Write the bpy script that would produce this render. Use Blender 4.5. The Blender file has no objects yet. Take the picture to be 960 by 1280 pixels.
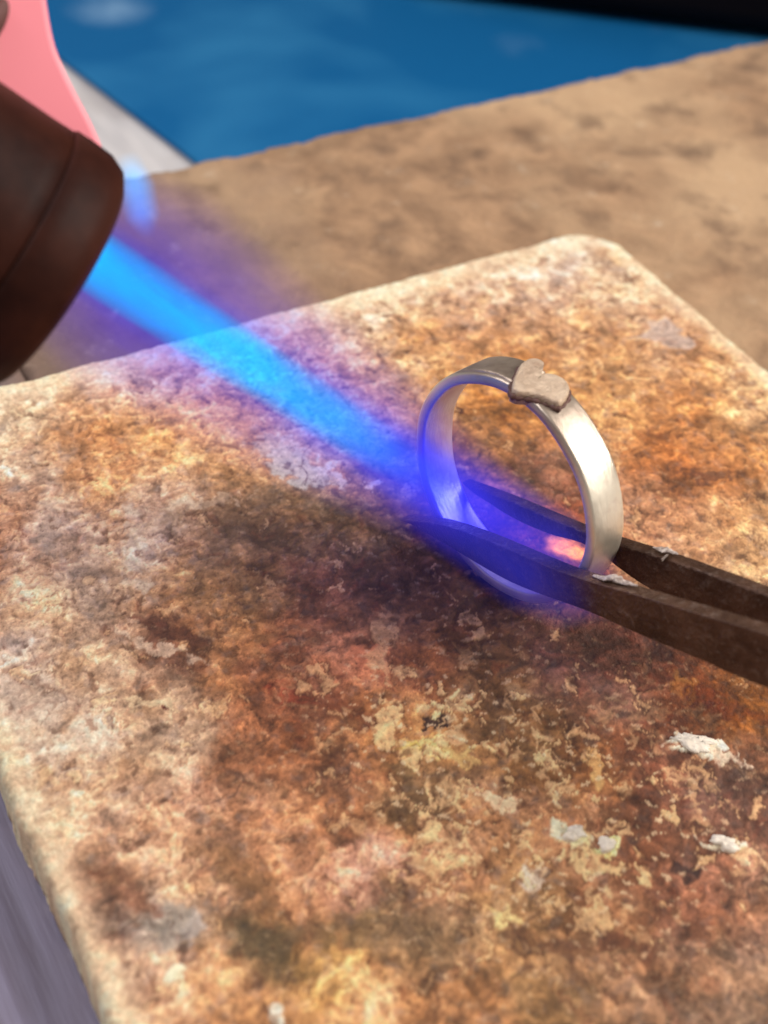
import bpy, bmesh, math, random
import numpy as np
from mathutils import Vector, Matrix
random.seed(3)
MM = 0.001
sc = bpy.context.scene
C = sc.collection

# ------------------------------------------------------------------ camera
# world frame: X along the far edge of the soldering block, Y along its long edge, Z up, top of the block z = 0 (mm)
FPX = 1779.0
def _n(v): v = np.asarray(v, float); return v/np.linalg.norm(v)
def ray(px, py): return np.array([(px-480)/FPX, -(py-640)/FPX, -1.0])
_X = _n(ray(4290, -665)); _Y = ray(-976, -1185); _Y = _n(_Y-_X*(_X@_Y)); _Z = np.cross(_X, _Y)
ROT = np.stack([_X, _Y, _Z])                      # camera axes -> world axes
CAM = np.array([0, 0, 82.0])
def at(px, py, z=0.0):                            # point of a horizontal plane, in mm
    d = ROT @ ray(px, py); return CAM + d*(z-CAM[2])/d[2]
def on_plane(px, py, o, nrm):                     # point of any plane
    d = ROT @ ray(px, py); return CAM + d*(((o-CAM)@nrm)/(d@nrm))
def at_depth(px, py, D): return CAM + ROT @ ray(px, py)*D
cd = bpy.data.cameras.new("camera"); cam = bpy.data.objects.new("camera", cd); C.objects.link(cam)
M = Matrix([list(r) for r in ROT]).to_4x4(); M.translation = Vector(CAM*MM)
cam.matrix_world = M
cd.sensor_fit = 'VERTICAL'; cd.sensor_height = 24; cd.lens = FPX/1280*24
cd.clip_start = 0.005; cd.clip_end = 20
cd.dof.use_dof = True; cd.dof.focus_distance = 0.1105; cd.dof.aperture_fstop = 21.5
sc.camera = cam

# ------------------------------------------------------------------ light
w = bpy.data.worlds.new("World"); sc.world = w; w.use_nodes = True
nt = w.node_tree; bg = nt.nodes['Background']
tc = nt.nodes.new('ShaderNodeTexCoord'); sp = nt.nodes.new('ShaderNodeSeparateXYZ'); rp = nt.nodes.new('ShaderNodeValToRGB')
mr = nt.nodes.new('ShaderNodeMapRange'); mr.inputs[1].default_value = -1
nt.links.new(tc.outputs['Generated'], sp.inputs[0]); nt.links.new(sp.outputs[2], mr.inputs[0]); nt.links.new(mr.outputs[0], rp.inputs[0])
rp.color_ramp.elements[0].color = (.10, .08, .07, 1); rp.color_ramp.elements[0].position = .3
rp.color_ramp.elements[1].color = (.50, .46, .43, 1); rp.color_ramp.elements[1].position = .9
nt.links.new(rp.outputs[0], bg.inputs[0]); bg.inputs[1].default_value = 0.75
def area(name, loc, target, size, power, col):
    l = bpy.data.lights.new(name, 'AREA'); l.shape = 'RECTANGLE'; l.size, l.size_y = size; l.energy = power; l.color = col
    o = bpy.data.objects.new(name, l); C.objects.link(o); o.location = Vector(loc)*MM
    o.rotation_euler = (Vector(target)-Vector(loc)).to_track_quat('-Z', 'Y').to_euler(); return o
area('window_light', (520, -190, 420), (50, 70, 0), (.42, .36), 6.4, (1, .95, .88))
area('room_light', (-300, 420, 620), (50, 70, 0), (.5, .5), 5.0, (.95, .96, 1.0))
sc.view_settings.view_transform = 'Standard'; sc.view_settings.look = 'None'
sc.view_settings.exposure = 0; sc.view_settings.gamma = 1

# ------------------------------------------------------------------ helpers
def lin(c):
    c = np.asarray(c, float)/255; return np.where(c <= .04045, c/12.92, ((c+.055)/1.055)**2.4)
class G:
    """small node-graph helper"""
    def __init__(s, name):
        s.m = bpy.data.materials.new(name); s.m.use_nodes = True; s.t = s.m.node_tree; s.t.nodes.clear()
        s.out = s.t.nodes.new('ShaderNodeOutputMaterial'); s.tc = s.t.nodes.new('ShaderNodeTexCoord')
    def n(s, typ, ins={}, **kw):
        nd = s.t.nodes.new('ShaderNode'+typ)
        for k, v in kw.items(): setattr(nd, k, v)
        for k, v in ins.items():
            if hasattr(v, 'is_output'): s.t.links.new(v, nd.inputs[k])
            else: nd.inputs[k].default_value = v
        return nd
    def noise(s, scale, detail=5, rough=.6, vec=None, dist=0):
        return s.n('TexNoise', {'Vector': vec or s.tc.outputs['Object'], 'Scale': scale, 'Detail': detail, 'Roughness': rough, 'Distortion': dist}).outputs['Fac']
    def ramp(s, fac, stops):
        r = s.n('ValToRGB', {'Fac': fac}); e = r.color_ramp.elements
        while len(e) < len(stops): e.new(.5)
        for x, (p, c) in zip(e, stops):
            x.position = p; x.color = (c, c, c, 1) if isinstance(c, (int, float)) else (*c, 1)
        return r.outputs[0]
    def mix(s, f, a, b, mode='MIX'):
        r = s.n('Mix', data_type='RGBA', blend_type=mode)
        for i, v in ((0, f), (6, a), (7, b)):
            if hasattr(v, 'is_output'): s.t.links.new(v, r.inputs[i])
            else: r.inputs[i].default_value = v if i == 0 else (*v[:3], 1)
        return r.outputs[2]
    def math(s, op, a, b=0.0, c=0.0, clamp=False):
        r = s.n('Math', {0: a, 1: b, 2: c}, operation=op); r.use_clamp = clamp; return r.outputs[0]
    def bump(s, h, dist, strength=1):
        return s.n('Bump', {'Height': h, 'Distance': dist, 'Strength': strength}).outputs[0]
    def bsdf(s, **k):
        b = s.n('BsdfPrincipled', {kk.replace('_', ' '): (v if hasattr(v, 'is_output') or not isinstance(v, tuple) else (*v, 1)) for kk, v in k.items()})
        s.t.links.new(b.outputs[0], s.out.inputs[0]); return s.m
def tag(o, label=None, cat=None, group=None, kind=None):
    for k, v in (('label', label), ('category', cat), ('group', group), ('kind', kind)):
        if v: o[k] = v
    return o
def link(name, me, mat, parent=None, smooth=True):
    if smooth: me.polygons.foreach_set('use_smooth', [True]*len(me.polygons))
    if mat: me.materials.append(mat)
    o = bpy.data.objects.new(name, me); C.objects.link(o)
    if parent:
        o.parent = parent; o.matrix_parent_inverse = parent.matrix_world.inverted() if False else Matrix.Identity(4)
    return o
def empty(name, mat4): o = bpy.data.objects.new(name, None); C.objects.link(o); o.matrix_world = mat4; o.empty_display_size = .005; return o
def obj_bm(name, bm, mat, parent=None, smooth=True, inv=None):
    bmesh.ops.recalc_face_normals(bm, faces=bm.faces)
    me = bpy.data.meshes.new(name); 
    if inv is not None: bm.transform(inv)
    bm.to_mesh(me); bm.free(); return link(name, me, mat, parent, smooth)
def frame_at(o, x, y, z):                      # mm origin + axes -> matrix in metres
    m = Matrix(((x[0], y[0], z[0]), (x[1], y[1], z[1]), (x[2], y[2], z[2]))).to_4x4(); m.translation = Vector(np.asarray(o)*MM); return m
def bevel(o, wdt, seg=3):
    b = o.modifiers.new('bevel', 'BEVEL'); b.width = wdt*MM; b.segments = seg; b.limit_method = 'ANGLE'; b.angle_limit = .6; b.harden_normals = False
    return o
def prism(pts_a, pts_b):                       # two matching rings of world points (mm)
    bm = bmesh.new(); A = [bm.verts.new(Vector(p)*MM) for p in pts_a]; B = [bm.verts.new(Vector(p)*MM) for p in pts_b]
    n = len(A); bm.faces.new(A); bm.faces.new(B[::-1])
    for i in range(n): bm.faces.new((A[i], B[i], B[(i+1) % n], A[(i+1) % n]))
    return bm
def catmull(pts, k=6):
    pts = np.asarray(pts, float); P = np.vstack([2*pts[0]-pts[1], pts, 2*pts[-1]-pts[-2]]); out = []
    for i in range(1, len(P)-2):
        for j in range(k):
            t = j/k; a, b, c, d = P[i-1:i+3]
            out.append(.5*((2*b)+(c-a)*t+(2*a-5*b+4*c-d)*t*t+(3*b-a-3*c+d)*t**3))
    out.append(P[-2]); return np.array(out)
# gradient noise in numpy
_rng = np.random.default_rng(11)
_perm = _rng.permutation(4096); _ga = _rng.uniform(0, 2*np.pi, 4096); _gx, _gy = np.cos(_ga), np.sin(_ga)
def pn(x, y, seed=0):
    xi = np.floor(x).astype(np.int64); yi = np.floor(y).astype(np.int64); xf = x-xi; yf = y-yi
    u = xf**3*(xf*(xf*6-15)+10); v = yf**3*(yf*(yf*6-15)+10)
    def g(i, j):
        h = _perm[(_perm[(xi+i+seed*37) & 4095]+yi+j+seed*101) & 4095]; return _gx[h]*(xf-i)+_gy[h]*(yf-j)
    a = g(0, 0); b = g(1, 0); c = g(0, 1); d = g(1, 1)
    return ((a+(b-a)*u)+((c+(d-c)*u)-(a+(b-a)*u))*v)*1.5
def fbm(x, y, sc_, oc=4, seed=0, gain=.5):
    s = 0; a = 1; f = 1/sc_; t = 0
    for o in range(oc): s = s+a*pn(x*f+17.3*o, y*f-9.1*o, seed+o); t += a; a *= gain; f *= 2.03
    return s/t
sm = lambda a, b, x: (lambda t: t*t*(3-2*t))(np.clip((x-a)/(b-a), 0, 1))

# sheet with rounded corners, eased top edge and side walls, as one heightfield mesh
def slab(name, x0, x1, y0, y1, radii, ease, depth, step, height=None, colour=None, edge_noise=.0, mat=None, extra=None):
    nx = int((x1-x0)/step)+1; ny = int((y1-y0)/step)+1
    gx = np.concatenate([x0-np.linspace(1.2, .12, 5), np.linspace(x0, x1, nx), x1+np.linspace(.12, 1.2, 5)])
    gy = np.concatenate([y0-np.linspace(1.2, .12, 5), np.linspace(y0, y1, ny), y1+np.linspace(.12, 1.2, 5)])
    X, Y = np.meshgrid(gx, gy); cx, cy = (x0+x1)/2, (y0+y1)/2
    r = np.where(X < cx, np.where(Y < cy, radii[0], radii[3]), np.where(Y < cy, radii[1], radii[2]))
    qx = np.abs(X-cx)-((x1-x0)/2-r); qy = np.abs(Y-cy)-((y1-y0)/2-r)
    ax_, ay_ = np.maximum(qx, 0), np.maximum(qy, 0); L = np.hypot(ax_, ay_)
    d = L+np.minimum(np.maximum(qx, qy), 0)-r
    din = d+edge_noise*(fbm(X, Y, 5, 4, 50)+.3*fbm(X, Y, .8, 2, 55)) if edge_noise else d
    gxn = np.where(L > 1e-6, ax_/np.maximum(L, 1e-6), np.where(qx > qy, 1, 0))*np.sign(X-cx)
    gyn = np.where(L > 1e-6, ay_/np.maximum(L, 1e-6), np.where(qx > qy, 0, 1))*np.sign(Y-cy)
    out = np.maximum(din, 0)
    Z = np.zeros_like(X); t = np.clip((din+ease)/ease, 0, 1); Z -= ease*(1-np.sqrt(np.clip(1-t*t, 0, 1)))
    H = height(X, Y) if height else 0
    Z = Z+H*np.clip(-din/ease+.15, 0, 1)
    wall = sm(0, .9, out)
    Z = np.where(out > 0, -ease-(depth-ease)*wall, Z)
    Xo = X-gxn*out; Yo = Y-gyn*out
    V = np.stack([Xo, Yo, Z], -1).reshape(-1, 3)*MM
    H_, W_ = X.shape; idx = np.arange(H_*W_).reshape(H_, W_)
    F = np.stack([idx[:-1, :-1], idx[:-1, 1:], idx[1:, 1:], idx[1:, :-1]], -1).reshape(-1, 4)
    me = bpy.data.meshes.new(name); me.vertices.add(len(V)); me.vertices.foreach_set('co', V.astype(np.float32).ravel())
    me.loops.add(F.size); me.loops.foreach_set('vertex_index', F.astype(np.int32).ravel())
    me.polygons.add(len(F)); me.polygons.foreach_set('loop_start', np.arange(0, F.size, 4, dtype=np.int32))
    try: me.polygons.foreach_set('loop_total', np.full(len(F), 4, np.int32))
    except Exception: pass
    me.update(calc_edges=True)
    if colour:
        c = colour(X, Y).reshape(-1, 3); a = me.color_attributes.new('stain', 'FLOAT_COLOR', 'POINT')
        a.data.foreach_set('color', np.concatenate([c, np.ones((len(c), 1))], 1).astype(np.float32).ravel())
    if extra:
        a = me.attributes.new('hot_spot', 'FLOAT', 'POINT'); a.data.foreach_set('value', extra(X, Y).astype(np.float32).ravel())
    return link(name, me, mat)

# ------------------------------------------------------------------ the setting: bench
BZ = -20.0; PZ = -5.0
g = G('bench_paint')
sx = g.n('Mapping', {'Vector': g.tc.outputs['Object'], 'Scale': (300, 30, 1)}).outputs[0]
c = g.mix(g.ramp(g.noise(1, 4, .6, sx), [(.35, 0), (.7, 1)]), (.36, .34, .35), (.56, .53, .52))
c = g.mix(g.ramp(g.noise(45, 4), [(.5, 0), (.75, .5)]), c, (.20, .15, .13))
bench_m = g.bsdf(Base_Color=c, Roughness=.55)
bm = bmesh.new(); bmesh.ops.create_cube(bm, size=1); bm.transform(Matrix.Translation(Vector((.15, .25, BZ*MM-.02))) @ Matrix.Diagonal((1.6, 1.6, .04, 1)))
tag(obj_bm('workbench', bm, bench_m, smooth=False), kind='structure')

# blue mat, its near-left corner tucked beside the brick
g = G('blue_vinyl')
k = g.noise(22, 3, .5, dist=.4)
c = g.mix(g.ramp(k, [(.5, 0), (.72, 1)]), (.0, .078, .215), (.02, .15, .31))
vo = g.n('TexVoronoi', {'Vector': g.tc.outputs['Object'], 'Scale': 42}).outputs['Distance']
c = g.mix(g.math('MULTIPLY', g.ramp(vo, [(.10, 1), (.36, 0)]), g.ramp(g.noise(16), [(.46, 0), (.60, .7)])), c, (.28, .44, .60))
blue_m = g.bsdf(Base_Color=c, Roughness=.75, Specular_IOR_Level=.15, Normal=g.bump(g.noise(400), .0003))
p0 = at(240, 205, BZ); p1 = at(88, 88, BZ); dr = p1-p0
far = p0+dr*6; near = p0-dr*.35; rt = np.array([330, -20, 0])
out = [near, near+rt, far+rt, far]
mat_o = obj_bm('blue_mat', prism([p*[1, 1, 0]+[0, 0, BZ+.05] for p in out], [p*[1, 1, 0]+[0, 0, BZ+.9] for p in out]), blue_m, smooth=False)
bevel(mat_o, .3, 2)
tag(mat_o, 'deep blue work mat with pale smudges lying on the bench behind the tan board', 'mat')

# dark case added beyond the mat, made tall to shade its far end
g = G('black_case'); dark_m = g.bsdf(Specular_IOR_Level=.1, Base_Color=g.mix(g.noise(60), (.003, .002, .003), (.006, .004, .006)), Roughness=.6)
q0 = at(520, -10, BZ+2); q1 = at(960, 46, BZ+2); dq = _n(q1-q0); pq = np.array([-dq[1], dq[0], 0])
q0 = q0-dq*8; q1 = q1+dq*80
ring = [q0, q1, q1+pq*120, q0+pq*120]
case_root = empty('shade_case', Matrix.Translation(Vector((q0+q1)/2*[1, 1, 0]+[0, 0, BZ+2.05])*MM))
inv = case_root.matrix_world.inverted()
o = obj_bm('case_body', prism([p*[1, 1, 0]+[0, 0, BZ+2.1] for p in ring], [p*[1, 1, 0]+[0, 0, BZ+142] for p in ring]), dark_m, case_root, False, inv); bevel(o, 3)
rl = [q0-dq*1-pq*1, q1+dq-pq, q1+pq*121+dq, q0+pq*121-dq]
o = obj_bm('lid', prism([p*[1, 1, 0]+[0, 0, BZ+142.3] for p in rl], [p*[1, 1, 0]+[0, 0, BZ+160] for p in rl]), dark_m, case_root, False, inv); bevel(o, 3)
tag(case_root, 'black case added beyond the blue mat to darken its far end', 'case')

# grey plank and tan brick board, side by side, both carry the soldering block
bx = at(240, 205, PZ); lx = at(20, 446, PZ)[0]
g = G('grey_plank')
sx = g.n('Mapping', {'Vector': g.tc.outputs['Object'], 'Scale': (520, 26, 1)}).outputs[0]
gr = g.noise(1, 5, .65, sx)
c = g.mix(g.ramp(gr, [(.3, 0), (.7, 1)]), (.13, .105, .15), (.26, .235, .34))
c = g.mix(g.ramp(g.noise(35, 4), [(.45, 0), (.7, .5)]), c, (.10, .065, .07))
yy = g.n('SeparateXYZ', {0: g.tc.outputs['Object']}).outputs[1]
fm = g.math('ADD', g.math('MULTIPLY', yy, 9.0), g.math('MULTIPLY', g.noise(60, 4), .35))
c = g.mix(g.ramp(fm, [(.98, 0), (1.0, 0), (1, 0)]) if False else g.ramp(g.math('SUBTRACT', fm, .85, clamp=True), [(.0, 0), (.3, 1)]), c, g.mix(g.ramp(g.noise(70, 5), [(.35, 0), (.65, 1)]), (.13, .085, .075), (.29, .19, .145)))
plank_m = g.bsdf(Base_Color=c, Roughness=.6, Normal=g.bump(gr, .0003))
o = slab('grey_plank', -60, lx-.3, -60, bx[1]-.3, (1.0,)*4, .3, -BZ+PZ, 1.0, mat=plank_m); o.location.z = PZ*MM
tag(o, 'grey streaked plank lying along the left side of the soldering block', 'plank')

g = G('tan_firebrick')
n1 = g.noise(170, 6, .62, dist=.5); n2 = g.noise(240, 5, .7); n3 = g.noise(30, 4, .6)
c = g.mix(g.ramp(n1, [(.32, 0), (.68, 1)]), (.215, .12, .065), (.45, .265, .145))
c = g.mix(g.ramp(n3, [(.42, 0), (.62, .85)]), c, (.54, .35, .20))
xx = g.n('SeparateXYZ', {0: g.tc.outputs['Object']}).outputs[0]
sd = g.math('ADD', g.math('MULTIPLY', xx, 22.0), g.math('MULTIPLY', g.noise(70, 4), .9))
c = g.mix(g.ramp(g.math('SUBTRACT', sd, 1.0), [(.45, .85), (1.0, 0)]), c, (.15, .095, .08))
c = g.mix(g.ramp(n2, [(.60, 0), (.75, .55)]), c, (.62, .50, .38))
c = g.mix(g.ramp(g.noise(130, 5, .6), [(.53, 0), (.68, .75)]), c, (.15, .085, .05))
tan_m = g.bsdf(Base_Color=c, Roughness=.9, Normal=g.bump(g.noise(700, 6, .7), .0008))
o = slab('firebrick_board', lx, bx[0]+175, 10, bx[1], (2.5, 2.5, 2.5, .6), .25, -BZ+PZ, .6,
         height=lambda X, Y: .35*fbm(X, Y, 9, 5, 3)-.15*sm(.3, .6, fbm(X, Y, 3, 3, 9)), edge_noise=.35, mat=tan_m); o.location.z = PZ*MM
tag(o, 'rough tan firebrick board lying behind and under the stained soldering block', 'board')

# ------------------------------------------------------------------ the stained soldering block
GAIN = 1.03
CP = """20,500,205,178,148;100,450,214,186,164;200,440,205,172,150;300,400,222,192,170;400,375,224,194,168;500,350,224,194,164;600,325,226,196,170;700,300,228,200,176;
790,340,220,182,148;620,370,190,150,122;700,365,198,164,140;560,400,186,136,100;650,420,180,130,86;740,420,190,140,96;830,420,180,142,114;880,455,196,140,92;930,480,214,172,132;920,520,196,146,98;
850,520,186,122,72;780,480,196,146,98;540,440,206,150,96;450,410,212,172,140;380,440,200,150,120;480,470,190,150,120;900,600,160,100,58;850,590,150,90,50;940,660,196,154,112;820,640,188,138,104;870,665,184,136,98;940,570,176,118,70;
640,500,190,128,70;620,560,130,90,60;660,600,130,88,70;700,680,150,80,50;20,570,200,166,136;100,530,184,128,84;200,520,206,150,102;290,510,204,154,112;300,570,198,148,104;380,550,190,160,130;450,600,146,118,88;
60,650,176,152,132;16,660,188,128,86;130,620,202,146,100;190,655,208,170,140;280,650,142,108,78;350,660,118,86,58;430,650,128,94,60;500,690,108,74,50;570,700,104,68,46;600,760,104,70,44;
40,740,202,162,128;100,760,182,148,118;170,720,186,154,124;225,730,168,122,78;300,740,148,108,70;400,740,124,80,58;480,770,118,82,58;560,790,116,78,50;640,830,122,84,54;700,800,110,70,60;760,830,100,60,50;
30,850,196,170,150;100,840,186,152,124;200,790,118,74,56;270,800,160,112,76;350,850,150,94,66;450,820,164,106,78;520,850,152,92,62;620,870,130,96,66;740,870,124,88,68;850,880,112,62,36;930,900,150,94,48;
20,960,216,178,144;120,950,206,168,138;200,920,190,154,124;300,930,150,100,70;400,930,134,86,58;480,920,180,124,80;560,910,206,150,98;650,930,128,94,60;740,950,150,100,62;830,960,118,74,54;930,980,118,84,70;
50,1050,216,178,144;150,1030,208,164,134;250,1020,204,154,124;350,1040,190,134,98;430,1000,172,120,86;520,1000,118,90,60;620,1000,186,136,98;700,1040,184,134,100;800,1050,138,90,64;900,1040,138,94,74;
60,1110,214,174,144;120,1110,130,92,72;210,1150,152,138,124;300,1100,140,100,70;230,1080,208,158,120;400,1090,202,142,102;450,1100,206,152,128;550,1090,176,126,92;650,1100,182,136,92;760,1120,168,118,84;860,1130,150,100,76;940,1120,144,104,80;
100,1220,226,184,150;200,1230,218,168,134;330,1180,108,88,64;290,1250,184,134,94;400,1200,196,150,92;470,1160,120,96,70;560,1170,140,110,80;650,1180,150,114,80;750,1200,150,110,80;850,1200,140,104,80;940,1230,140,108,84;450,1260,222,164,118;560,1260,172,122,82;700,1260,150,114,76;850,1280,140,108,84"""
CP = [tuple(float(v) for v in s.split(',')) for s in CP.replace('\n', '').split(';') if s.strip()]
def jac(px, py):
    c0 = at(px, py); a = (at(px+1, py)-c0)[:2]; b = (at(px, py+1)-c0)[:2]
    return c0[:2], np.linalg.inv(np.stack([a, b], 1))
CPJ = [(*jac(a, b), lin((r, gg, bb))) for a, b, r, gg, bb in CP]
def blob(X, Y, px, py, rx, ry, rot=0, warp=.35, seed=0, fs=3.0):
    """0..1 mask of an uneven spot: centre px,py and radii as measured on the block's surface plan"""
    c0, J = jac(px, py); dx, dy = X-c0[0], Y-c0[1]
    u = J[0, 0]*dx+J[0, 1]*dy; v = J[1, 0]*dx+J[1, 1]*dy
    a = math.radians(rot); u, v = u*math.cos(a)+v*math.sin(a), -u*math.sin(a)+v*math.cos(a)
    return np.hypot(u/rx, v/ry)+warp*2*fbm(X, Y, fs, 4, 70+seed)
_cache = {}
def fields(X, Y):
    k = X.shape
    if k in _cache: return _cache[k]
    wx = X+3.0*fbm(X, Y, 7, 4, 1)+2.6*fbm(X, Y, 2.4, 5, 21, .6); wy = Y+3.0*fbm(X, Y, 7, 4, 5)+2.6*fbm(X, Y, 2.4, 5, 25, .6)
    qx = X+1.3*fbm(X, Y, 2.2, 3, 151); qy = Y+1.3*fbm(X, Y, 2.2, 3, 155)
    col = np.zeros(X.shape+(3,)); ws = np.zeros(X.shape)+1e-9
    for c0, J, rgb in CPJ:
        dx, dy = wx-c0[0], wy-c0[1]; d2 = ((J[0, 0]*dx+J[0, 1]*dy)**2+(J[1, 0]*dx+J[1, 1]*dy)**2)/32.0**2
        wgt = np.exp(-.5*np.minimum(d2, 60))+1e-7/(1+d2); col += wgt[..., None]*rgb; ws += wgt
    col /= ws[..., None]
    hgt = np.zeros(X.shape)
    lum = col.mean(-1)
    # broad and fine mottling
    m1 = fbm(qx, qy, 3.0, 6, 31, .62); m2 = fbm(qx*.8, qy, .9, 4, 41, .62); rg = (.14-np.abs(fbm(qx, qy, 2.2, 5, 161, .58)))*3; m3 = fbm(X, Y*.8, .36, 3, 45, .7)
    m0 = fbm(X, Y, 5.5, 4, 35, .55)
    col *= np.exp(.45*m0+1.15*m1+.85*m2+.35*m3+.30*rg)[..., None]
    hgt += .10*m0+.24*m1+.14*m2+.035*m3+.07*rg
    # red-brown / ochre / grey drift of hue
    hue = fbm(X, Y, 3.5, 4, 61); col *= np.exp(np.stack([.08*hue, -.06*hue, -.26*hue], -1))
    hue2 = fbm(X, Y, 1.2, 3, 65); gm = sm(.12, .42, hue2)[..., None]*.2; col = col*(1-gm)+(lum[..., None]*np.array([1.02, .98, .96])*.95)*gm
    def put(mask, rgb, dh=0.0, keep=.0):
        nonlocal col, hgt
        mk = mask[..., None]; tgt = lin(rgb)*np.exp(.45*m1+.35*m2+.15*m3)[..., None]
        col = col*(1-mk)+tgt*mk; hgt = hgt+dh*mask
    # wide stains and shadow tones  (px, py, rx, ry, rot, rgb, soft edge, height, opacity)
    S = [(380,585,44,20,25,(196,190,172),.35,.02,.8),(345,560,30,14,10,(200,185,160),.4,.02,.6),(62,655,16,34,10,(170,150,130),.4,.0,.5),
         (170,690,14,52,-8,(200,176,148),.4,.06,.7),(195,655,44,14,-14,(206,172,138),.4,.06,.6),(250,628,50,7,-8,(222,192,158),.4,.05,.7),
         (300,660,90,34,16,(112,84,58),.6,-.05,.55),(215,790,55,12,22,(92,56,44),.4,-.08,.75),(205,810,48,5,20,(214,186,160),.4,.04,.6),
         (545,905,18,9,10,(70,50,42),.3,-.25,.95),(520,1005,42,26,10,(112,84,58),.5,-.08,.7),(205,1148,42,25,8,(152,142,130),.35,-.02,.85),(235,1152,14,17,8,(178,168,160),.4,0,.7),
         (115,1105,50,36,15,(128,90,68),.4,-.06,.75),(170,1120,40,14,14,(132,92,72),.4,-.04,.6),(330,1180,34,40,20,(104,88,64),.5,-.05,.75),(300,1095,70,22,35,(138,102,70),.5,-.04,.6),
         (470,1165,90,32,4,(118,94,68),.5,-.04,.6),(350,1270,60,30,20,(150,110,74),.5,0,.4),(850,1088,20,13,0,(74,56,52),.4,-.14,.9),(835,418,28,14,6,(178,160,150),.3,.05,.8),
         (790,345,12,5,0,(120,90,70),.4,-.06,.7),(680,326,9,4,0,(110,80,64),.4,-.1,.8),(930,300,10,5,0,(120,80,60),.4,0,.6),(575,514,4,5,0,(70,36,40),.3,-.1,.9),
         (880,595,26,8,12,(96,62,50),.4,-.08,.7),(830,545,20,6,12,(120,74,44),.4,-.05,.6),(868,932,34,11,16,(244,226,196),.3,.28,.95),(905,946,30,6,14,(214,190,166),.35,.15,.8),
         (790,1180,40,16,20,(112,66,48),.5,-.06,.6),(690,1190,46,14,20,(110,74,56),.5,-.05,.6),(400,885,60,20,15,(112,68,46),.5,-.03,.6),(365,868,26,9,10,(150,60,44),.4,-.02,.6),
         (500,960,26,9,10,(128,104,72),.4,0,.5),(420,880,14,60,-70,(132,72,48),.5,0,.5),(190,880,36,9,4,(228,198,160),.4,.03,.6),(200,884,7,4,0,(110,34,34),.3,0,.9),
         (75,925,70,36,10,(206,186,168),.6,.03,.55),(25,870,50,40,0,(198,176,158),.6,.02,.5),(220,930,60,26,-10,(190,160,134),.6,.02,.4),(60,860,4,60,-60,(120,84,66),.5,-.1,.5),
         (470,830,40,22,60,(206,126,92),.6,.03,.6),(475,800,14,40,8,(226,176,130),.6,.03,.5),(560,880,24,6,-50,(246,206,150),.4,.12,.9),(545,935,52,12,8,(238,196,130),.35,.10,.85),
         (515,940,16,9,30,(236,196,110),.4,.08,.8),(620,995,28,12,20,(240,198,160),.35,.12,.85),(718,1046,22,13,4,(240,214,176),.3,.16,.9),(760,1058,17,9,10,(250,222,150),.3,.16,.95),
         (744,965,14,22,-10,(228,176,116),.4,.08,.8),(695,985,18,10,0,(226,176,130),.4,.08,.7),(635,1150,26,16,8,(244,202,140),.35,.08,.85),(660,1105,24,12,-30,(214,196,176),.4,.06,.7),
         (905,1058,22,9,12,(248,222,190),.3,.20,.95),(935,1075,26,6,30,(222,180,140),.35,.1,.7),(548,1060,10,36,-20,(230,176,134),.5,.06,.6),(850,855,20,10,20,(190,130,70),.4,.05,.5),
         (350,1268,14,8,0,(244,224,198),.3,.08,.9),(220,1218,12,8,0,(250,226,186),.3,.08,.8),(465,606,12,7,0,(214,196,176),.3,.05,.8),(425,600,14,8,20,(206,192,172),.3,.05,.7),
         (490,720,80,40,20,(92,62,40),.7,-.04,.5),(620,780,90,40,20,(88,58,36),.7,-.05,.45),(900,880,70,12,20,(128,60,24),.6,0,.55),(590,905,26,60,10,(130,94,62),.6,0,.3)]  # scorch and soft shadow round the ring's foot and below the tweezers, painted dark
    for i, (px, py, rx, ry, rot, rgb, soft, dh, op) in enumerate(S):
        b = blob(qx, qy, px, py, rx, ry, rot, .62, i, max(.6, min(3.0, min(rx, ry)/14*1.4)))
        put((1-sm(1-soft*.7, 1+soft*.4, b))*op, rgb, dh)
    # lacy crust: thin bright contour lines of a noise, broken up, strongest in the lower middle
    reg = sum(np.exp(-np.clip(blob(X, Y, *a), 0, 9)**2) for a in [(640,1000,200,120,10,.1),(760,1060,180,90,0,.1),(540,900,110,70,0,.1)])
    reg2 = np.clip(reg, 0, 1)
    la = fbm(qx, qy, 4.6, 5, 81, .6); lb = fbm(X, Y, 4.0, 3, 86); wdt = .02+.05*sm(-.2, .4, fbm(X, Y, 1.5, 3, 89))
    lace = (1-sm(wdt, wdt+.05, np.abs(la+.03)))*sm(-.02, .14, lb)
    put(np.clip(lace*(.06+.62*reg2), 0, 1), (232,188,140), .07)
    cr = fbm(qx, qy, 3.6, 6, 91, .6)+.20*reg2; hole = sm(.10, .22, fbm(qx, qy, 1.1, 3, 93, .5)); ck_ = sm(.30, .36, cr)*(1-hole*.9)
    put(ck_*(.35+.40*reg2), (234,188,138), .18); put(sm(.25, .30, cr)*(1-sm(.30, .35, cr))*.5, (96,58,40), -.04)
    fl = sm(.32, .42, fbm(X+.4*Y, Y, .8, 3, 95, .5)); put(fl*(.14+.45*reg2), (238,206,166), .06)
    # pits and dark specks
    pit = sm(.26, .44, fbm(X, Y, 1.6, 4, 101, .55)); put(pit*.6, (88,54,38), -.14)
    pit = sm(.33, .50, fbm(X, Y, .42, 2, 105, .5)); put(pit*.4, (92,56,40), -.06)
    rd = sm(.25, .42, fbm(qx, qy, 1.8, 4, 111)); put(rd*.16, (150,62,40), 0)
    # hair cracks
    ck = (1-sm(.0, .022, np.abs(fbm(X, Y, 9, 4, 121, .5))))*sm(.02, .2, fbm(X, Y, 8, 3, 127)); put(ck*.6, (88,58,46), -.10)
    ck = (1-sm(.0, .03, np.abs(fbm(X, Y, 4, 3, 131, .5))))*sm(.08, .25, fbm(X, Y, 5, 3, 137)); put(ck*.5, (96,62,48), -.07)
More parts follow.
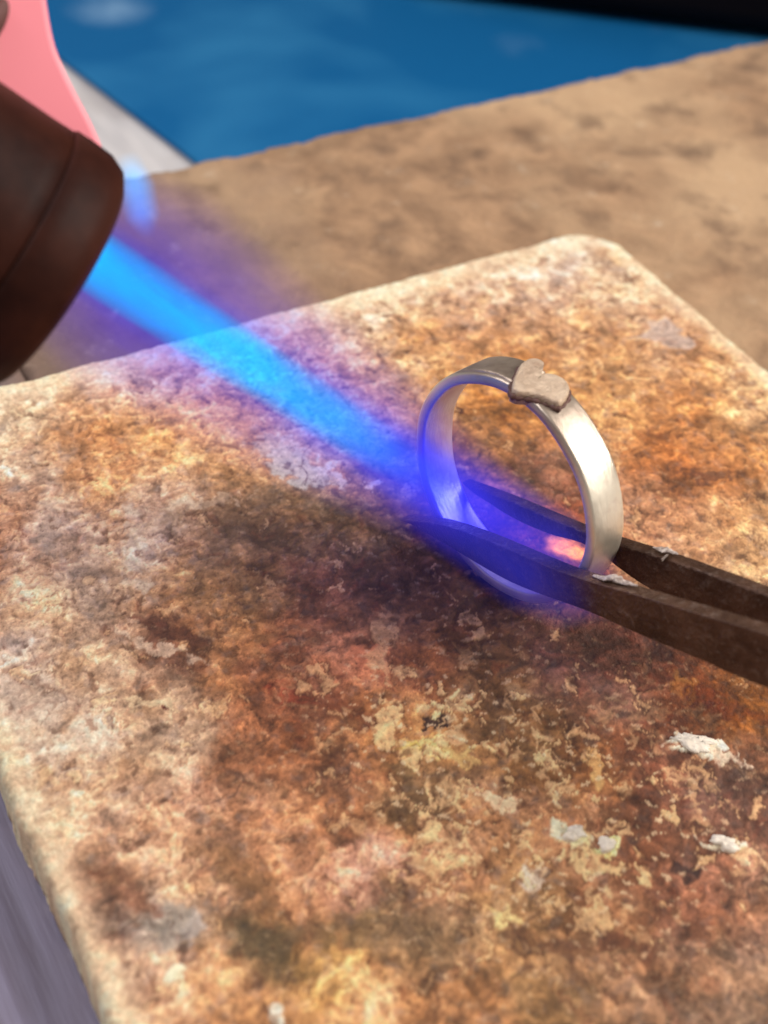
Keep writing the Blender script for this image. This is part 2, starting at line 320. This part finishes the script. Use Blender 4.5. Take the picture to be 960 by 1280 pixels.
    # worn pale arris, far and left; the far rim's highlight is painted in
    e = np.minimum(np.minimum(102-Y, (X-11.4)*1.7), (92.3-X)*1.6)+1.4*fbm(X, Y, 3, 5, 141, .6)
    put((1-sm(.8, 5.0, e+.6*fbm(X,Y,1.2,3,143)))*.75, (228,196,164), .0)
    lm = col.mean(-1, keepdims=True); col = lm*1.0+(col-lm)*1.06; col = col*np.exp(.24*np.log(np.maximum(lm, .02)/.30)); col = col*np.array([1.03, .965, .94])/GAIN; col = .74*col/(.74**6+col**6)**(1/6); col = np.maximum(col, .010); _cache[k] = (col, hgt); return _cache[k]
def heat(X, Y):
    b = blob(X, Y, 702, 687, 34, 15, 22, .45, 7); return (1-sm(.3, 1.15, b))
g = G('scorched_soldering_block')
st = g.n('Attribute', attribute_name='stain').outputs['Color']; ht = g.n('Attribute', attribute_name='hot_spot').outputs['Fac']
f1 = g.noise(2600, 4, .7); f2 = g.noise(1500, 6, .7)
c = g.mix(1.0, st, g.ramp(f1, [(.3, .82), (.7, 1.15)]), 'MULTIPLY')
c = g.mix(1.0, c, g.ramp(f2, [(.32, .74), (.5, .98), (.72, 1.20)]), 'MULTIPLY')
m = g.bsdf(Base_Color=c, Roughness=g.ramp(f2, [(.3, .62), (.7, .9)]), Specular_IOR_Level=.35, Normal=g.bump(g.math('ADD', f1, f2), .00016, .9),
           Emission_Color=(1, .27, .03), Emission_Strength=g.math('MULTIPLY', g.math('MULTIPLY', ht, g.ramp(f2, [(.35, .35), (.65, 1)])), 3.6))
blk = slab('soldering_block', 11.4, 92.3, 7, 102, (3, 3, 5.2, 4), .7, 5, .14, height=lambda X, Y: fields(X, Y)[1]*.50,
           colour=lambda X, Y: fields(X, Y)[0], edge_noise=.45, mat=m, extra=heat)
tag(blk, 'tan heatproof soldering block scorched brown and crusted, the ring standing on it', 'soldering block')

# loose flux flakes on the block
g = G('dried_flux'); flux_m = g.bsdf(Base_Color=g.mix(g.noise(1500), (.66, .53, .40), (.90, .83, .72)), Roughness=.45, Normal=g.bump(g.noise(2500), .0002))
FL = [(868,930,30,9,16,'long white flux flake lying on the block below the tweezers'),
      (906,1056,19,8,14,'white flux flake lying on the block near the right edge of the picture'),
      (758,1057,13,8,8,'small yellowish flux flake right of a pale patch on the lower block'),
      (718,1044,15,9,0,'broad cream flux flake left of a yellowish flake on the lower block')]
for i, (px, py, rx, ry, rot, lab) in enumerate(FL):
    c0, J = jac(px, py); Ji = np.linalg.inv(J); bm = bmesh.new(); rngf = np.random.default_rng(40+i); a0 = math.radians(rot)
    N = 26; rr = 1+.0*np.arange(N); ph = rngf.uniform(0, 6.28, 5)
    rings = []
    for lvl, (q, zz) in enumerate([(1.0, -.12), (.97, .14), (.72, .30), (.35, .34)]):
        vs = []
        for k_ in range(N):
            t = 2*np.pi*k_/N; r_ = q*(1+.20*math.sin(2*t+ph[0])+.16*math.sin(3*t+ph[1])+.12*math.sin(5*t+ph[2])+.08*math.sin(9*t+ph[3]))
            u, v = rx*r_*math.cos(t), ry*r_*math.sin(t); u, v = u*math.cos(a0)-v*math.sin(a0), u*math.sin(a0)+v*math.cos(a0)
            d = Ji@np.array([u, v]); vs.append(bm.verts.new(Vector((d[0]*MM, d[1]*MM, (zz+.10*rngf.normal()*(lvl > 0))*MM))))
        rings.append(vs)
    for a, b in zip(rings[:-1], rings[1:]):
        for k_ in range(N): bm.faces.new((a[k_], a[(k_+1) % N], b[(k_+1) % N], b[k_]))
    bm.faces.new(rings[-1]); bm.faces.new(rings[0][::-1])
    o = obj_bm('flux_flake', bm, flux_m); o.location = (c0[0]*MM, c0[1]*MM, .10*MM)
    tag(o, lab, 'flux flake', 'dried flux flakes on the block')

# ------------------------------------------------------------------ the ring
NN = _n([-0.98007635, -0.19580396, 0.033334]); RC = np.array([51.816, 62.234, 9.65]); RO, TH, WD = 9.513, .92, 3.304
E1 = _n(np.cross([0, 0, 1.], NN)); E2 = np.cross(NN, E1)
g = G('satin_silver')
ox = g.noise(260, 4, .6); fine = g.noise(2200, 3, .6)
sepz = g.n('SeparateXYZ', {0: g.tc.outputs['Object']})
top_refl = g.math('MULTIPLY', g.ramp(g.math('MULTIPLY', sepz.outputs[1], 100), [(.50, 0), (.85, 1)]), g.ramp(ox, [(.25, .65), (.6, 1)]))
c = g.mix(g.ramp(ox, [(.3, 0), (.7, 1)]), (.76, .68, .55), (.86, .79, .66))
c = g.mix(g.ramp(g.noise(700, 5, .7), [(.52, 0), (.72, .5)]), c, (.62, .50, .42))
c = g.mix(top_refl, c, (.40, .31, .25))  # dim reflection on the upper band, put into the colour
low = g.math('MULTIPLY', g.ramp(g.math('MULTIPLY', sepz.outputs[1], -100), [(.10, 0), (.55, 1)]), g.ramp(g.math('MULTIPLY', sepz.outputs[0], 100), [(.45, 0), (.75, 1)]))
c = g.mix(g.math('MULTIPLY', low, g.ramp(ox, [(.2, .6), (.6, .95)])), c, (.46, .30, .24))  # brown shading towards the lower right, painted into the band colour
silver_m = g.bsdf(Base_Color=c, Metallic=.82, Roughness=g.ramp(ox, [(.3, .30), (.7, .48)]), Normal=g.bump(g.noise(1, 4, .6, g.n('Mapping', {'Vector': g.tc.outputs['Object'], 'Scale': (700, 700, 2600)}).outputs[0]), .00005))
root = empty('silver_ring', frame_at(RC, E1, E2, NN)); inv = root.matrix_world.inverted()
bm = bmesh.new(); NS = 192; prof = []
hw = WD/2; b_ = .22
for (u, v) in [(0, 0)]: pass
corner = lambda cx, cy, a0: [(cx+b_*math.cos(math.radians(a0+t)), cy+b_*math.sin(math.radians(a0+t))) for t in (0, 30, 60, 90)]
# (radius, z) profile, counter-clockwise, with a faint crown outside
prof = corner(RO-b_, -b_, 0)[:] + [(RO-TH*.5, .03)] + corner(RO-TH+b_, -b_, 90) + [(RO-TH-.03, -hw)] + corner(RO-TH+b_, -WD+b_, 180) + corner(RO-b_, -WD+b_, 270) + [(RO+.05, -hw-.5), (RO+.05, -hw+.5)]
rows = []
for i in range(NS):
    a = 2*math.pi*i/NS; dn = .03*math.sin(5*a+1)+.02*math.sin(11*a)
    rows.append([bm.verts.new(Vector(((r+dn)*math.cos(a), (r+dn)*math.sin(a), z+.02*math.sin(7*a)))*MM) for r, z in prof])
for i in range(NS):
    A, B = rows[i], rows[(i+1) % NS]
    for k_ in range(len(prof)): bm.faces.new((A[k_], A[(k_+1) % len(prof)], B[(k_+1) % len(prof)], B[k_]))
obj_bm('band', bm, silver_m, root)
tag(root, 'silver ring with a small heart on top, standing upright in the tweezer tips', 'ring')
def overlap(a0, a1):
    bm = bmesh.new(); rows = []
    for i, a in enumerate(np.linspace(a0, a1, 30)):
        t = min(1, (29-i)/5, (i+1)/3)*.16; wv = .03*math.sin(i*.5)
        rows.append([bm.verts.new(Vector((q*math.cos(a), q*math.sin(a), z))*MM) for q, z in ((RO-.1, -.30+wv), (RO+t*.8, -.34+wv), (RO+t, -.50+wv), (RO+t+.04, -WD*.5), (RO+t, -WD+.18), (RO+t*.8, -WD+.06), (RO-.1, -WD+.04))])
    for A, B in zip(rows[:-1], rows[1:]):
        for k_ in range(6): bm.faces.new((A[k_], A[k_+1], B[k_+1], B[k_]))
    bm.faces.new(rows[0]); bm.faces.new(rows[-1][::-1]); return bm
# heart: lies on the tangent plane of the band
ang = None; best = 1e9
for a in np.linspace(0, math.pi, 361):
    p = RC+(RO+.3)*(math.cos(a)*E1+math.sin(a)*E2)-NN*(WD*.5); q = (p-CAM)@ROT; u = 480+FPX*q[0]/-q[2]; v = 640-FPX*q[1]/-q[2]
    d = math.hypot(u-677, v-482)
    if d < best: best = d; ang = a
HN = math.cos(ang)*E1+math.sin(ang)*E2; HO = RC+(RO+.56)*HN
hp = [(352,285),(356,240),(372,198),(392,158),(425,128),(465,118),(502,126),(524,150),(498,184),(512,206),(545,204),(590,212),(636,236),(662,268),(662,305),(640,340),(610,362),(575,352),(530,334),(480,316),(430,306),(385,302)]
hp = [(560+a*220/960, 420+b*180/785) for a, b in hp]
hp = catmull(hp+[hp[0]], 4)[:-1]
top = np.array([on_plane(u, v, HO, HN) for u, v in hp]); cen = top.mean(0)
inn = cen+(top-cen)*.90
bend = lambda p, off: p-HN*(off)
bm = bmesh.new()
def ringv(P): return [bm.verts.new(Vector(p)*MM) for p in P]
lv = [ringv(top-HN*1.2), ringv(top-HN*.12), ringv(cen+(top-cen)*.955+HN*.03), ringv(inn+HN*.05), ringv(cen+(top-cen)*.6+HN*.02), ringv(cen+(top-cen)*.25+HN*.03)]
for a, b in zip(lv[:-1], lv[1:]):
    for k_ in range(len(a)): bm.faces.new((a[k_], a[(k_+1) % len(a)], b[(k_+1) % len(a)], b[k_]))
bm.faces.new(lv[-1]); bm.faces.new(lv[0][::-1])
g = G('tarnished_silver'); ox = g.noise(600, 5, .65)
heart_m = g.bsdf(Base_Color=g.mix(g.ramp(ox, [(.3, 0), (.7, 1)]), (.44, .30, .21), (.74, .58, .43)), Metallic=.55, Roughness=.5, Normal=g.bump(g.noise(1400, 6, .7), .00035))
obj_bm('heart', bm, heart_m, root, True, inv)
g = G('fire_greyed_silver'); strip_m = g.bsdf(Base_Color=g.mix(g.ramp(g.noise(500, 5, .6), [(.3, 0), (.7, 1)]), (.30, .22, .17), (.50, .40, .31)), Metallic=.75, Roughness=.42, Normal=g.bump(g.noise(900), .0001))
obj_bm('raised_strip', overlap(ang+.12, ang+.86), strip_m, root)
# fire-stained solder fillet round the heart, and the joint in the band
g = G('fire_stain'); stain_m = g.bsdf(Base_Color=g.mix(g.noise(1500), (.06, .025, .022), (.20, .10, .08)), Metallic=.3, Roughness=.6)
bm = bmesh.new(); N = len(top); R8 = 6; rows = []
for i in range(N):
    o_ = top[i]-HN*.62; dr_ = _n(top[i]-cen); k_r = .15*(1+.4*math.sin(i*1.7)+.3*math.sin(i*.6)); rows.append([bm.verts.new(Vector(o_+dr_*(k_r*math.cos(t)+.06)+HN*k_r*1.5*math.sin(t))*MM) for t in np.linspace(0, 2*np.pi, R8, endpoint=False)])
for i in range(N):
    A, B = rows[i], rows[(i+1) % N]
    for k_ in range(R8): bm.faces.new((A[k_], A[(k_+1) % R8], B[(k_+1) % R8], B[k_]))
obj_bm('solder_fillet', bm, stain_m, root, True, inv)
bm = bmesh.new(); aj = ang+.34; rows = []
for j, z in enumerate(np.linspace(.03, -WD*.55, 12)):
    wv = aj+.012*math.sin(j*1.9); ww = (.012+.008*math.sin(j*2.3)**2)
    rows.append([bm.verts.new(Vector((r*math.cos(a), r*math.sin(a), z))*MM) for a, r in ((wv-ww, RO-.05), (wv-ww*.4, RO+.11), (wv+ww*.4, RO+.11), (wv+ww, RO-.05))])
for A, B in zip(rows[:-1], rows[1:]):
    for k_ in range(3): bm.faces.new((A[k_], A[k_+1], B[k_+1], B[k_]))
bm.faces.new(rows[0]); bm.faces.new(rows[-1][::-1])
obj_bm('solder_seam', bm, stain_m, root, True, inv)

# ------------------------------------------------------------------ tweezers
g = G('heat_browned_steel'); n1 = g.noise(320, 5, .65); n2 = g.noise(1400, 4, .7)
c = g.mix(g.ramp(n1, [(.3, 0), (.7, 1)]), (.040, .017, .010), (.14, .070, .042))
c = g.mix(g.ramp(n2, [(.54, 0), (.70, .7)]), c, (.20, .14, .11))
steel_m = g.bsdf(Base_Color=c, Metallic=.55, Roughness=g.ramp(n1, [(.3, .30), (.7, .55)]), Normal=g.bump(n2, .0003))
troot = empty('tweezers', frame_at(RC+E1*26+E2*4, E1, E2, NN)); tinv = troot.matrix_world.inverted()
def st_(px, py, off): p = on_plane(px, py, RC+NN*off, NN)-RC; return np.array([p@E1, p@E2])
def arm(name, up, uo, lo, lo_o, inner, outer):
    U = [st_(a, b, uo) for a, b in up]; L = [st_(a, b, lo_o) for a, b in lo]
    dU = _n(U[-1]-U[-2]); U.append(U[-1]+dU*20); L.append(U[-1]+(L[-1]-U[-2])*1.1)
    U = catmull(U, 6); L = catmull(L, 6); poly = np.vstack([U, L[::-1]])
    f = lambda off: [RC+E1*s+E2*t+NN*off for s, t in poly]
    bm = prism(f(inner), f(outer)); o = obj_bm(name, bm, steel_m, troot, False, tinv); bevel(o, .2, 3); return o
arm('arm', [(511,643),(560,648),(620,667),(720,708),(800,732),(960,779)], .15, [(513,655),(560,682),(640,728),(735,764),(805,795),(880,826),(960,860)], 1.3, .12, 1.35)
arm('arm', [(585,598),(650,622),(730,655),(785,674),(850,694),(960,733)], -4.4, [(592,618),(640,648),(685,668),(735,684),(800,730),(880,772),(960,810)], -3.45, -3.45, -4.6)
a_ = RC+E1*40+E2*13; bm = prism([a_+E1*x+E2*y+NN*.12 for x, y in ((0, 0), (7, 3.2), (6, 6.5), (-1, 3.5))], [a_+E1*x+E2*y-NN*3.45 for x, y in ((0, 0), (7, 3.2), (6, 6.5), (-1, 3.5))])
bevel(obj_bm('joint', bm, steel_m, troot, False, tinv), .3)
tag(troot, 'heat browned steel tweezers gripping the lower edge of the silver ring', 'tweezers')
g = G('burnt_flux'); grime_m = g.bsdf(Base_Color=g.mix(g.ramp(g.noise(2600, 4), [(.35, 0), (.65, 1)]), (.22, .15, .12), (.66, .56, .50)), Roughness=.7, Normal=g.bump(g.noise(3500), .0003))
# flux crust on the arms
def crust(pts, off, rad, seed):
    r_ = np.random.default_rng(seed); P = catmull(np.array(pts, float), 5); bm = bmesh.new(); rows = []
    for i, (px, py) in enumerate(P):
        c_ = on_plane(px, py, RC+NN*off, NN); q = math.sin(math.pi*(i+.4)/(len(P)-.2)); k = rad*(.25+q)*r_.uniform(.55, 1.2)
        rows.append([bm.verts.new(Vector(c_+NN*(k*1.5*math.cos(a)*r_.uniform(.6, 1.3))+E2*(k*.7*math.sin(a)*r_.uniform(.6, 1.3))+E1*r_.normal()*.03)*MM) for a in np.linspace(0, 2*np.pi, 12, endpoint=False)])
    for A, B in zip(rows[:-1], rows[1:]):
        for k_ in range(12): bm.faces.new((A[k_], A[(k_+1) % 12], B[(k_+1) % 12], B[k_]))
    bm.faces.new(rows[0]); bm.faces.new(rows[-1][::-1])
    o = obj_bm('flux_crust', bm, grime_m, troot, True, tinv); m_ = o.modifiers.new('soft', 'SUBSURF'); m_.levels = m_.render_levels = 1; return o
crust([(741,719),(752,722),(766,722),(780,728),(797,732)], .6, .24, 5)
crust([(816,684),(824,686),(832,688),(840,690),(848,693)], -3.9, .20, 6)
crust([(834,694),(831,697),(829,701)], -3.44, .22, 9)

# ------------------------------------------------------------------ torch
MO = at_depth(70, 352, 92.0); TGT = np.array([51.5, 67.0, 4.0])
axc = np.array([.845*math.cos(.47), -.535*math.cos(.47), -math.sin(.47)]); AX = _n(ROT@axc)
UPC = _n(ROT@np.array([.535, .845, 0])); UPC = _n(UPC-AX*(UPC@AX)); SD = np.cross(UPC, AX)     # UPC: towards top of tube in the view, SD: sideways
torch = empty('soldering_torch', frame_at(MO, UPC, SD, AX)); 
g = G('burnt_brown_steel'); n1 = g.noise(90, 4, .6)
c = g.mix(g.ramp(n1, [(.35, 0), (.65, 1)]), (.010, .002, .0015), (.050, .013, .007))
burnt_m = g.bsdf(Base_Color=c, Metallic=.0, Roughness=.55, Specular_IOR_Level=.10, Normal=g.bump(g.noise(500), .00006))
def lathe(name, prof, mat, parent, seg=96, closed=True):
    bm = bmesh.new(); rows = []
    for i in range(seg):
        a = 2*math.pi*i/seg; rows.append([bm.verts.new(Vector((r*math.cos(a), r*math.sin(a), z))*MM) for r, z in prof])
    n = len(prof)
    for i in range(seg):
        A, B = rows[i], rows[(i+1) % seg]
        for k_ in range(n if closed else n-1): bm.faces.new((A[k_], A[(k_+1) % n], B[(k_+1) % n], B[k_]))
    return obj_bm(name, bm, mat, parent)
RT = 8.8
lathe('nozzle', [(RT-1.6, -3.6), (RT-.22, -4.35), (RT-.28, -5.5), (RT-.5, -28), (RT-1.5, -60), (RT-2.6, -60), (RT-2.4, -28), (RT-2.4, -4)], burnt_m, torch)
lathe('rim_band', [(RT-2.0, -.2), (RT-1.6, .1), (RT-1.2, .02), (RT-.45, -.5), (RT-.05, -1.5), (RT, -3.0), (RT-.05, -3.9), (RT-.32, -4.3), (RT-1.9, -4.4)], burnt_m, torch)
lathe('flame_baffle', [(.8, -9), (RT-2.5, -9), (RT-2.5, -10.5), (.8, -10.5)], burnt_m, torch)
g = G('pink_plastic'); pink_m = g.bsdf(Base_Color=g.mix(g.noise(40), (.93, .26, .32), (.97, .31, .36)), Roughness=.4)
pl = [(-90,-90),(48,-90),(54,-40),(60,8),(70,58),(90,104),(112,146),(130,186),(140,214),(110,240),(40,260),(-90,230)]
PN = _n(SD); fin = np.array([on_plane(u, v, MO, PN) for u, v in catmull(pl, 3)])
tiv = torch.matrix_world.inverted()
toward = 1 if PN@(CAM-MO) > 0 else -1
o = obj_bm('handle_shroud', prism(fin, fin-PN*toward*5.0), pink_m, torch, False, tiv); bevel(o, 1.2, 4)
btn = on_plane(-16, 34, MO+PN*toward*.2, PN)
g = G('dark_slot'); slot_m = g.bsdf(Base_Color=(.10, .03, .025), Roughness=.6)
bm = bmesh.new(); bmesh.ops.create_cone(bm, cap_ends=True, segments=32, radius1=1, radius2=.85, depth=1)
bm.transform(frame_at(btn, UPC*1.6, AX*.55, PN*toward*.8) if False else Matrix.Translation(Vector(btn)*MM) @ Matrix(((UPC[0]*2.0, AX[0]*.8, PN[0]), (UPC[1]*2.0, AX[1]*.8, PN[1]), (UPC[2]*2.0, AX[2]*.8, PN[2]))).to_4x4() @ Matrix.Scale(MM, 4))
obj_bm('button', bm, slot_m, torch, True, tiv)
tag(torch, 'brown burnt torch nozzle with pink plastic body, blowing a blue flame at the ring', 'torch')

# ------------------------------------------------------------------ flame (burning gas as volumes, local Z along the jet)
F0 = at_depth(116, 325, 94.5); F1 = np.array([52.6, 65.8, 4.2])
FA = _n(F1-F0); FX = _n(np.cross(FA, [0, 0, 1.])); FY = np.cross(FA, FX); FLEN = np.linalg.norm(F1-F0)
flame = empty('torch_flame', frame_at(F0, FX, FY, FA))
def plume(name, stations, core_pow, emis, ecol, absorb, acol, zramp, wob=.0, off=None, mottle=0.0):
    """closed surface of revolution filled with glowing gas; thins out to its rim and along zramp"""
    zs = [s[0] for s in stations]; L0, L1 = zs[0], zs[-1]
    S = catmull(np.array(stations), 8); bm = bmesh.new(); seg = 40; rows = []
    for z, r in S: rows.append([bm.verts.new(Vector((max(r, .02)*math.cos(a), max(r, .02)*math.sin(a), z))*MM) for a in np.linspace(0, 2*np.pi, seg, endpoint=False)])
    for A, B in zip(rows[:-1], rows[1:]):
        for k_ in range(seg): bm.faces.new((A[k_], A[(k_+1) % seg], B[(k_+1) % seg], B[k_]))
    bm.faces.new(rows[0][::-1]); bm.faces.new(rows[-1])
    g = G(name+'_gas'); se = g.n('SeparateXYZ', {0: g.tc.outputs['Object']})
    zn = g.math('DIVIDE', g.math('SUBTRACT', se.outputs[2], L0*MM), (L1-L0)*MM)
    rr = g.math('SQRT', g.math('ADD', g.math('MULTIPLY', se.outputs[0], se.outputs[0]), g.math('MULTIPLY', se.outputs[1], se.outputs[1])))
    rmax = max(s[1] for s in stations)
    prof = g.ramp(zn, [((z-L0)/(L1-L0), float(r/rmax)) for z, r in stations])
    q = g.math('DIVIDE', rr, g.math('MULTIPLY', prof, rmax*MM)); q = g.math('POWER', q, 2.0)
    fall = g.math('POWER', g.math('SUBTRACT', 1.0, q, clamp=True), core_pow)
    d = g.math('MULTIPLY', fall, g.ramp(zn, zramp))
    if mottle: d = g.math('MULTIPLY', d, g.ramp(g.noise(1, 4, .65, g.n('Mapping', {'Vector': g.tc.outputs['Object'], 'Scale': (420, 420, 150)}).outputs[0], 1.0), [(.35, 1-mottle), (.62, 1)]))
    em = g.n('Emission', {'Color': (*ecol, 1), 'Strength': g.math('MULTIPLY', d, float(emis))})
    ab = g.n('VolumeAbsorption', {'Color': (*acol, 1), 'Density': g.math('MULTIPLY', d, float(absorb))})
    ad = g.n('AddShader'); g.t.links.new(em.outputs[0], ad.inputs[0]); g.t.links.new(ab.outputs[0], ad.inputs[1])
    g.t.links.new(ad.outputs[0], g.out.inputs['Volume'])
    o = obj_bm(name, bm, g.m, flame); return o
plume('inner_cone', [(-2, 2.2), (2, 2.25), (10, 2.2), (18, 2.1), (26, 2.0), (34, 1.2)], .75, 330, (.0, .92, .95), 1000, (.0, .93, .98),
      [(0, 1), (.45, .9), (.68, .5), (.86, .15), (1, 0)], mottle=.6)
plume('cone_edge', [(-2, 2.9), (2, 2.9), (10, 3.0), (20, 3.1), (30, 3.0), (40, 2.0)], .7, 55, (.10, .16, 1.0), 200, (.25, .72, 1.0),
      [(0, 1), (.4, .8), (.85, 1.0), (1, .2)])
plume('mantle', [(-1, 7.0), (4, 8.6), (14, 7.6), (26, 6.2), (34, 5.2), (42, 4.4), (52, 2.4)], 1.1, 50, (.15, .07, 1.0), 210, (.44, .34, 1.0),
      [(0, .75), (.3, .65), (.55, 1), (.8, 1), (.9, .5), (1, 0)], mottle=.5)
# the tail bends along the tweezer tips and washes over the block
T0 = at_depth(425, 525, 113.5); T1 = at_depth(772, 768, 103.5)
TA = _n(T1-T0); TX = _n(np.cross(TA, [0, 0, 1.])); TL = float(np.linalg.norm(T1-T0))
tm = frame_at(T0, TX, np.cross(TA, TX), TA)
t_ = plume('flame_tail', [(0, 1.6), (TL*.2, 3.2), (TL*.45, 4.4), (TL*.75, 4.7), (TL*.9, 3.6), (TL, 1.0)], 1.1, 84, (.08, .08, .95), 210, (.25, .25, 1.0),
      [(0, 0), (.14, .8), (.4, 1), (.75, .9), (.88, .5), (1, 0)], mottle=.3)
t_.matrix_local = flame.matrix_world.inverted() @ tm
# short side jet licking out behind the nozzle rim
J0 = at_depth(158, 190, 106); J1 = at_depth(186, 300, 107); JA = _n(J1-J0); JX = _n(np.cross(JA, [0, 0, 1.])); JL = float(np.linalg.norm(J1-J0))
j_ = plume('side_jet', [(0, 1.0), (JL*.4, 1.7), (JL*.75, 1.5), (JL, .5)], 1.3, 420, (.06, .40, 1.0), 300, (.2, .8, 1.0), [(0, 0), (.3, 1), (.7, .8), (1, 0)])
j_.matrix_local = flame.matrix_world.inverted() @ frame_at(J0, JX, np.cross(JA, JX), JA)
tag(flame, 'bright blue flame with violet mantle streaming from the nozzle onto the ring', 'flame')
